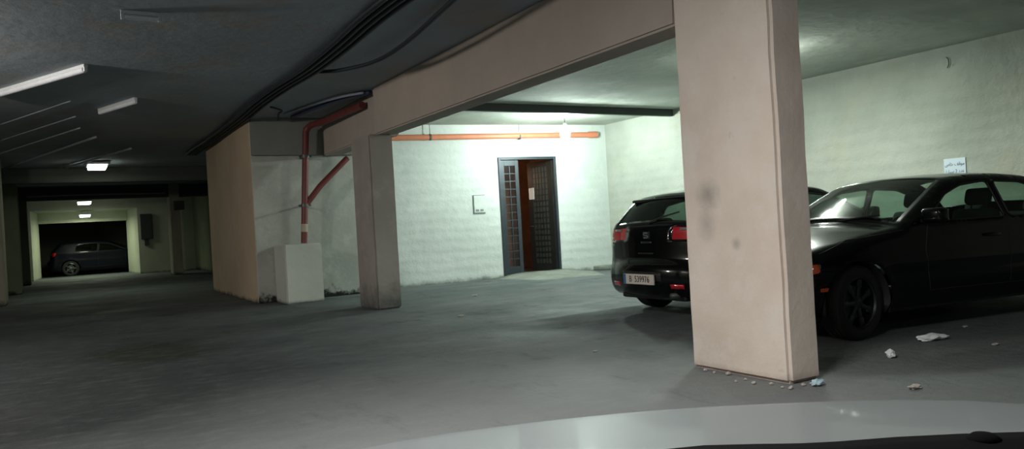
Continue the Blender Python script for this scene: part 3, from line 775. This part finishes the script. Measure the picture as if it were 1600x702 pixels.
        # window surrounds
        for kk, q in regs:
            if 'window' in kk:
                for sg_ in (1, -1):
                    b2 = bmesh.new(); tube(b2, [(x, sg_*(s.yside(x, z)+.002), z) for x, z in q+[q[0]]], .008, 6, False); obj('window_trim', b2, M_trim, made[kk+('_l' if sg_ > 0 else '_r')], True)
    def wheel(s, root, wx, sg_, steer):
        r = s.S['wr']; yo = s.half(wx, .62)-.035
        Mw = Matrix.Translation((wx, sg_*(yo-.10), r)) @ Matrix.Rotation(math.radians(steer), 4, 'Z') @ Matrix.Rotation(math.radians(-90*sg_), 4, 'X')
        bm_ = bmesh.new(); k = r/.315
        lathe(bm_, [(x*k, z) for x, z in [(.215, -.095), (.25, -.11), (.292, -.105), (.312, -.085), (.315, -.05), (.309, -.046), (.309, -.036), (.315, -.032), (.315, -.005), (.309, -.002), (.309, .006), (.315, .009), (.315, .036), (.309, .04), (.309, .048), (.315, .052), (.312, .085), (.292, .105), (.25, .11), (.215, .095)]], 48, Mw, True)
        t = obj('tyre', bm_, M_rub, root, True, 40)
        bm_ = bmesh.new()
        lathe(bm_, [(x*k, z) for x, z in [(.217, -.095), (.205, -.07), (.205, .06), (.200, .085), (.212, .100), (.220, .098), (.226, .090)]], 40, Mw)
        lathe(bm_, [(0, .085), (.035, .085), (.055, .075), (.06, .05), (0, .045)], 24, Mw)
        n = s.S.get('spokes', 7)
        for i in range(n):
            Ms = Mw @ Matrix.Rotation(2*PI*i/n, 4, 'Z')
            box(bm_, .04, .208*k, -.020, .020, .05, .078, .008, M=Ms)
            box(bm_, .13, .208*k, -.030, .030, .055, .080, .008, M=Ms)
        obj('rim', bm_, s.S.get('rim', M_rim), t, True, 40)
        bm_ = bmesh.new(); lathe(bm_, [(0, -.02), (.14, -.02), (.15, .0), (.14, .02), (0, .02)], 30, Mw); obj('brake_disc', bm_, M_iron, t, True, 40)

# ---- dark saloon on the right
sedan = dict(L=4.40, W=.835, belt=.93, tumble=.42, sill=.20, wr=.315, wheels=(.985, 3.70), seatx=1.75, mirror=(2.92, .95), paint=M_paint, spokes=7, steer=9, rim=M_rimd,
    handles=((2.10, .80), (1.18, .80)),
    profile=[(.14, .20, .10, .02, 'rb'), (.06, .28, .16, .08, 'rb'), (.03, .50, .18, .10, 'rb'), (.07, .62, .16, .09, 'rf'), (.09, .86, .14, .07, 'rf'), (.16, .965, .10, .04, 'tr'), (.40, 1.0, .10, .03, 'tr'), (.68, 1.02, .08, .03, 'tr'), (.76, 1.035, .05, .06, 'rg'), (1.02, 1.20, .05, .07, 'rg'), (1.28, 1.315, .05, .05, 'rf2'), (1.55, 1.355, .07, .035, 'roof'), (1.95, 1.37, .08, .03, 'roof'), (2.30, 1.35, .07, .03, 'roof'), (2.45, 1.318, .05, .04, 'ws'), (2.78, 1.15, .05, .08, 'ws'), (3.14, .955, .06, .09, 'cowl'), (3.20, .93, .08, .05, 'hood'), (3.60, .875, .10, .035, 'hood'), (4.0, .79, .12, .04, 'hood'), (4.18, .72, .14, .07, 'nose'), (4.24, .60, .16, .11, 'fb'), (4.30, .52, .17, .12, 'fb'), (4.31, .34, .16, .11, 'fb'), (4.24, .20, .12, .06, 'fb')],
    side=[('front_window', [(2.90, .955), (2.55, 1.185), (2.30, 1.265), (2.02, 1.29), (1.93, 1.29), (1.90, .955)], 0, .04),
          ('rear_window', [(1.83, .955), (1.85, 1.29), (1.50, 1.27), (1.30, 1.215), (1.12, .965)], 0, .04),
          ('quarter_window', [(1.05, .970), (1.22, 1.20), (1.05, 1.12), (.88, .985)], 0, .025),
          ('tail_light', [(.0, .68), (.28, .70), (.26, .84), (.0, .86)], 0, .02),
          ('indicator', [(4.10, .60), (4.22, .575), (4.22, .655), (4.10, .67)], 0, .02),
          ('bumper_repeater', [(4.0, .44), (4.10, .44), (4.10, .47), (4.0, .47)], 0, .01)],
    strip=[('rg', 0, .93, 'rear_glass'), ('ws', 0, .95, 'windscreen'), ('nose', .45, .99, 'head_light*'), ('nose', 0, .22, 'grille'), ('rf', .55, 1, 'tail_light*')],
    seams=[[(1.865, .36), (1.865, .94)], [(2.90, .94), (2.94, .70), (2.90, .36), (1.32, .34), (1.25, .5), (1.05, .72), (1.08, .94)], [(3.18, .90), (3.75, .845), (4.05, .75)]],
    names=dict(body=('body', M_paint, None), front_window=('side_window', M_gg, 'greenish glass of the front door'), rear_window=('side_window', M_gg, 'greenish glass of the rear door'), quarter_window=('quarter_window', M_gg, None), tail_light=('tail_light', M_redd, 'dark red lens'), indicator=('indicator', M_orl, 'orange turn signal lens'), bumper_repeater=('side_reflector', M_orl, None), rear_glass=('rear_window', M_gw, None), windscreen=('windscreen', M_gw, 'windscreen with a lamp reflected in it'), head_light=('head_light', M_clr, None), grille=('grille', M_chr, None)))
aB = math.radians(172)
ca, sa = math.cos(aB), math.sin(aB)
# left front wheel outer face sits at this spot on the floor
fx, fy = 5.70, 4.10
lx, ly = 3.70, .80
ox = fx-(lx*ca-ly*sa); oy = fy-(lx*sa+ly*ca)
carB = empty('saloon_car', (ox, oy, 0), aB, 'black four door saloon parked behind the right side of the broad column', 'car')
Car(sedan).build(carB)
bm = bmesh.new(); box(bm, 4.37, 4.385, -.26, .26, .42, .53, .006); obj('number_plate', bm, M_plate, carB)
for y in (-.38, .10):
    bm = bmesh.new(); tube(bm, smoothpath([(3.20, y, .985), (3.19, y+.2, 1.01), (3.14, y+.45, 1.03)]), .008, 6); obj('wiper', bm, M_trim, carB)

# ---- hatchback
def hatch_spec(paint, rim):
    return dict(L=4.25, W=.84, belt=.95, tumble=.40, sill=.22, wr=.315, wheels=(.80, 3.38), seatx=1.70, mirror=(2.95, .98), paint=paint, spokes=5, rim=rim, fold=.13,
    handles=((2.0, .86), (1.2, .90)),
    profile=[(.16, .24, .10, .02, 'rb'), (.08, .30, .18, .06, 'rb'), (.05, .42, .20, .10, 'rb'), (.06, .55, .20, .11, 'rb'), (.12, .63, .16, .08, 'rf'), (.14, .80, .14, .07, 'rt'), (.148, .87, .13, .07, 'rt2'), (.165, 1.0, .12, .06, 'rt3'), (.20, 1.06, .09, .05, 'rg'), (.44, 1.30, .07, .05, 'sp'), (.56, 1.365, .07, .03, 'roof'), (1.0, 1.41, .08, .03, 'roof'), (1.6, 1.425, .08, .03, 'roof'), (2.15, 1.38, .07, .03, 'roof'), (2.30, 1.34, .05, .05, 'ws'), (2.72, 1.15, .05, .08, 'ws'), (3.10, .985, .06, .09, 'cowl'), (3.2, .955, .08, .05, 'hood'), (3.6, .885, .10, .04, 'hood'), (3.9, .79, .12, .05, 'nose'), (4.05, .66, .16, .10, 'fb'), (4.12, .52, .18, .12, 'fb'), (4.13, .36, .17, .11, 'fb'), (4.05, .22, .12, .05, 'fb')],
    side=[('front_window', [(2.88, .985), (2.55, 1.16), (2.25, 1.27), (1.92, 1.31), (1.86, .985)], 0, .04),
          ('rear_window', [(1.79, .985), (1.84, 1.315), (1.35, 1.31), (1.05, 1.25), (.98, 1.04)], 0, .04),
          ('tail_light', [(.0, .82), (.26, .86), (.31, .99), (.0, 1.01)], 0, .02),
          ('head_light', [(3.72, .66), (4.1, .60), (4.1, .76), (3.72, .80)], 0, .03)],
    strip=[('rg', 0, .90, 'rear_glass'), ('ws', 0, .95, 'windscreen'), ('rt2', .60, 1, 'tail_light*'), ('nose', .60, .99, 'head_light*')],
    seams=[[(1.82, .36), (1.82, .96)], [(2.86, .96), (2.88, .70), (2.82, .36), (1.25, .34), (1.12, .55), (.95, .76), (.96, 1.0)], [(3.18, .91), (3.6, .84), (3.75, .80)]],
    names=dict(body=('body', paint, None), front_window=('side_window', M_gd, None), rear_window=('side_window', M_gd, None), tail_light=('tail_light', M_redl, 'red lens'), head_light=('head_light', M_clr, None), rear_glass=('rear_window', M_gw, 'sloping glass of the tailgate'), windscreen=('windscreen', M_gw, None)))
ax_, ay_ = 5.58, 6.72
carA = empty('hatchback_car', (ax_, ay_, 0), 0, 'black hatchback with its tail to the lane, standing left of the broad column', 'car')
cA = Car(hatch_spec(M_paint, M_rim)); cA.build(carA)
bm = bmesh.new()
vsp = box(bm, .33, .62, -.60, .60, 1.335, 1.375, .016, seg=3)
for v in bm.verts:
    v.co.z += (v.co.x-.33)*.10 - .10*(abs(v.co.y)/.60)**2*.35; v.co.x += .06*(v.co.y/.6)**2
obj('spoiler', bm, M_paint, carA, True, 50)
pl = empty('number_plate', (-.065, 0, .44), 0, parent=carA)
def rbox(x0, x1, y0, y1, z0, z1, m, nm, par, bev=.003, lab=None):
    b_ = bmesh.new(); box(b_, x0, x1, y0, y1, z0, z1, bev); o_ = obj(nm, b_, m, par)
    if lab: o_['label'] = lab
    return o_
bpy.data.objects.remove(pl)
pl = rbox(-.075, -.055, -.26, .26, .385, .50, M_plate, 'number_plate', carA, .006, 'white rear number plate')
rbox(-.0765, -.0745, .213, .255, .388, .497, M_plb, 'plate_band', pl, .0005, 'blue band at the left end of the plate')
MP = Matrix(((0, 0, -1, -.0768), (-1, 0, 0, -.02), (0, 1, 0, .442), (0, 0, 0, 1)))
text('plate_lettering', 'B  539976', .098, MP, M_ink, pl, xs=.86)
def rearx(y, z):
    best = None
    for a, b2_ in zip(cA.P, cA.P[1:]):
        if a[0] < .5 and min(a[1], b2_[1]) <= z <= max(a[1], b2_[1]) and a[1] != b2_[1]:
            t_ = (z-a[1])/(b2_[1]-a[1]); x_ = a[0]+(b2_[0]-a[0])*t_; yw = cA.half(x_, z)-a[2]; v_ = min(1, abs(y)/yw)
            x_ -= a[3]*(1-v_**2.2)
            if best is None or x_ < best: best = x_
    return best
def patch(y0, y1, z0, z1, m, nm, par, out=.006, lab=None):
    b_ = bmesh.new(); n = 8; g = []
    for i in range(n+1):
        y = y0+(y1-y0)*i/n; col_ = []
        for j in range(5):
            z = z0+(z1-z0)*j/4; e_ = out*(0 if i in (0, n) or j in (0, 4) else 1)
            col_.append(b_.verts.new((rearx(y, z)-.002-e_, y, z)))
        g.append(col_)
    for i in range(n):
        for j in range(4): b_.faces.new((g[i][j], g[i+1][j], g[i+1][j+1], g[i][j+1]))
    o_ = obj(nm, b_, m, par, True)
    md = o_.modifiers.new('t', 'SOLIDIFY'); md.thickness = .004
    if lab: o_['label'] = lab
    return o_
patch(-.33, .33, .37, .53, M_trim, 'plate_recess', carA, .002)
for y in (-.60, .42):
    patch(y, y+.17, .345, .395, M_redl, 'reflector', carA, .005, 'low red bumper reflector')
zb_ = rearx(0, .925)
rbox(zb_-.012, zb_+.02, -.055, .055, .885, .965, M_trim, 'badge', carA, .006)
b_ = bmesh.new(); tube(b_, smoothpath([(zb_-.014, -.03, .95), (zb_-.016, .028, .95), (zb_-.016, .03, .93), (zb_-.016, -.028, .918), (zb_-.016, -.03, .897), (zb_-.014, .03, .897)], 4), .007, 6); obj('emblem', b_, M_chr, carA, True)
patch(-.09, .09, .835, .855, M_rimd, 'model_badge', carA, .003)
patch(-.13, .13, .715, .730, M_trim, 'tailgate_grip', carA, .006)
for y0_ in (-.64, .50):
    patch(y0_, y0_+.14, .975, .998, M_clr, 'reversing_lamp', carA, .004, 'clear strip at the top of the tail light')
b_ = bmesh.new(); tube(b_, [(.13, 0, 1.05), (.12, -.02, 1.07), (.20, -.18, 1.13), (.26, -.36, 1.17)], .009, 6); obj('rear_wiper', b_, M_trim, carA)
b_ = bmesh.new(); tube(b_, [(.00, -.45, .27), (.35, -.45, .27)], .03, 12); obj('exhaust', b_, M_iron, carA, True)
bm = bmesh.new(); 
carC = empty('far_car', (-.62, 37.7, 0), 0, 'dark blue hatchback parked sideways in the unlit room beyond the gateway', 'car')
Car(hatch_spec(M_navy, M_rim)).build(carC)

# ------------------------------------------------------------------ the car the picture is taken from: bonnet and dashboard
M_dash = plain('dashboard_black', (.0012, .0012, .0016), .9, spec=.03)
own = empty('camera_car', (0, 0, 0), 0, 'silver grey bonnet and black dashboard edge of the car in the foreground', 'car')
M_silver = plain('silver_paint', (.062, .071, .074), .5, metal=.1, coat=.15, var=.04, scale=3)
edge_px = [(380, 740), (460, 721), (545, 702), (620, 687), (700, 674), (775, 664), (850, 655), (925, 647), (1000, 640), (1100, 633), (1200, 628), (1300, 624), (1400, 622), (1500, 623), (1600, 629), (1700, 640), (1800, 662)]
ZE = .70
head = Vector((.46, .887, 0))
bm = bmesh.new(); rings = []
for (px, py) in edge_px:
    e = Vector(cray(px, py, ZE)); back = Vector((e.x, e.y, 0)) - head*1.35
    ring = []
    for (t, z) in ((-.03, .60), (.012, .66), (0.0, ZE-.012), (-.02, ZE+.0), (-.07, ZE+.008), (-.16, ZE+.018), (-.30, ZE+.032), (-.5, ZE+.05), (-.75, ZE+.068), (-.95, ZE+.080), (-1.0, ZE+.05), (-1.0, .60)):
        ring.append(bm.verts.new(Vector((e.x, e.y, 0)) + head*t + Vector((0, 0, z))))
    rings.append(ring)
for a, b_ in zip(rings, rings[1:]):
    n = len(a)
    for k in range(n): bm.faces.new((a[k], a[(k+1) % n], b_[(k+1) % n], b_[k]))
bm.faces.new(rings[0]); bm.faces.new(rings[-1][::-1])
bmesh.ops.recalc_face_normals(bm, faces=bm.faces)
obj('bonnet', bm, M_silver, own, True, 45)
dash_px = [(1000, 712), (1040, 702), (1100, 696), (1180, 694), (1250, 693), (1310, 690), (1400, 683), (1500, 678), (1600, 675), (1720, 673)]
bm = bmesh.new(); rings = []
for (px, py) in dash_px:
    e = Vector(cray(px, py, .98)); ring = []
    for (t, z) in ((0, .955), (.008, .97), (0, .98), (-.03, .984), (-.08, .98), (-.14, .96), (-.14, .90), (0, .90)):
        ring.append(bm.verts.new(Vector((e.x, e.y, 0)) + head*t + Vector((0, 0, z))))
    rings.append(ring)
for a, b_ in zip(rings, rings[1:]):
    n = len(a)
    for k in range(n): bm.faces.new((a[k], a[(k+1) % n], b_[(k+1) % n], b_[k]))
bm.faces.new(rings[0]); bm.faces.new(rings[-1][::-1])
bmesh.ops.recalc_face_normals(bm, faces=bm.faces)
db = obj('dashboard', bm, M_dash, own, True, 50)
e = cray(1520, 676, .985)
bm = bmesh.new(); lathe(bm, [(.011, 0), (.011, .003), (.007, .006), (0, .0065)], 16); s_ = obj('light_sensor', bm, M_dash, db, True); s_.location = (e[0]-.005, e[1]-.01, .981)
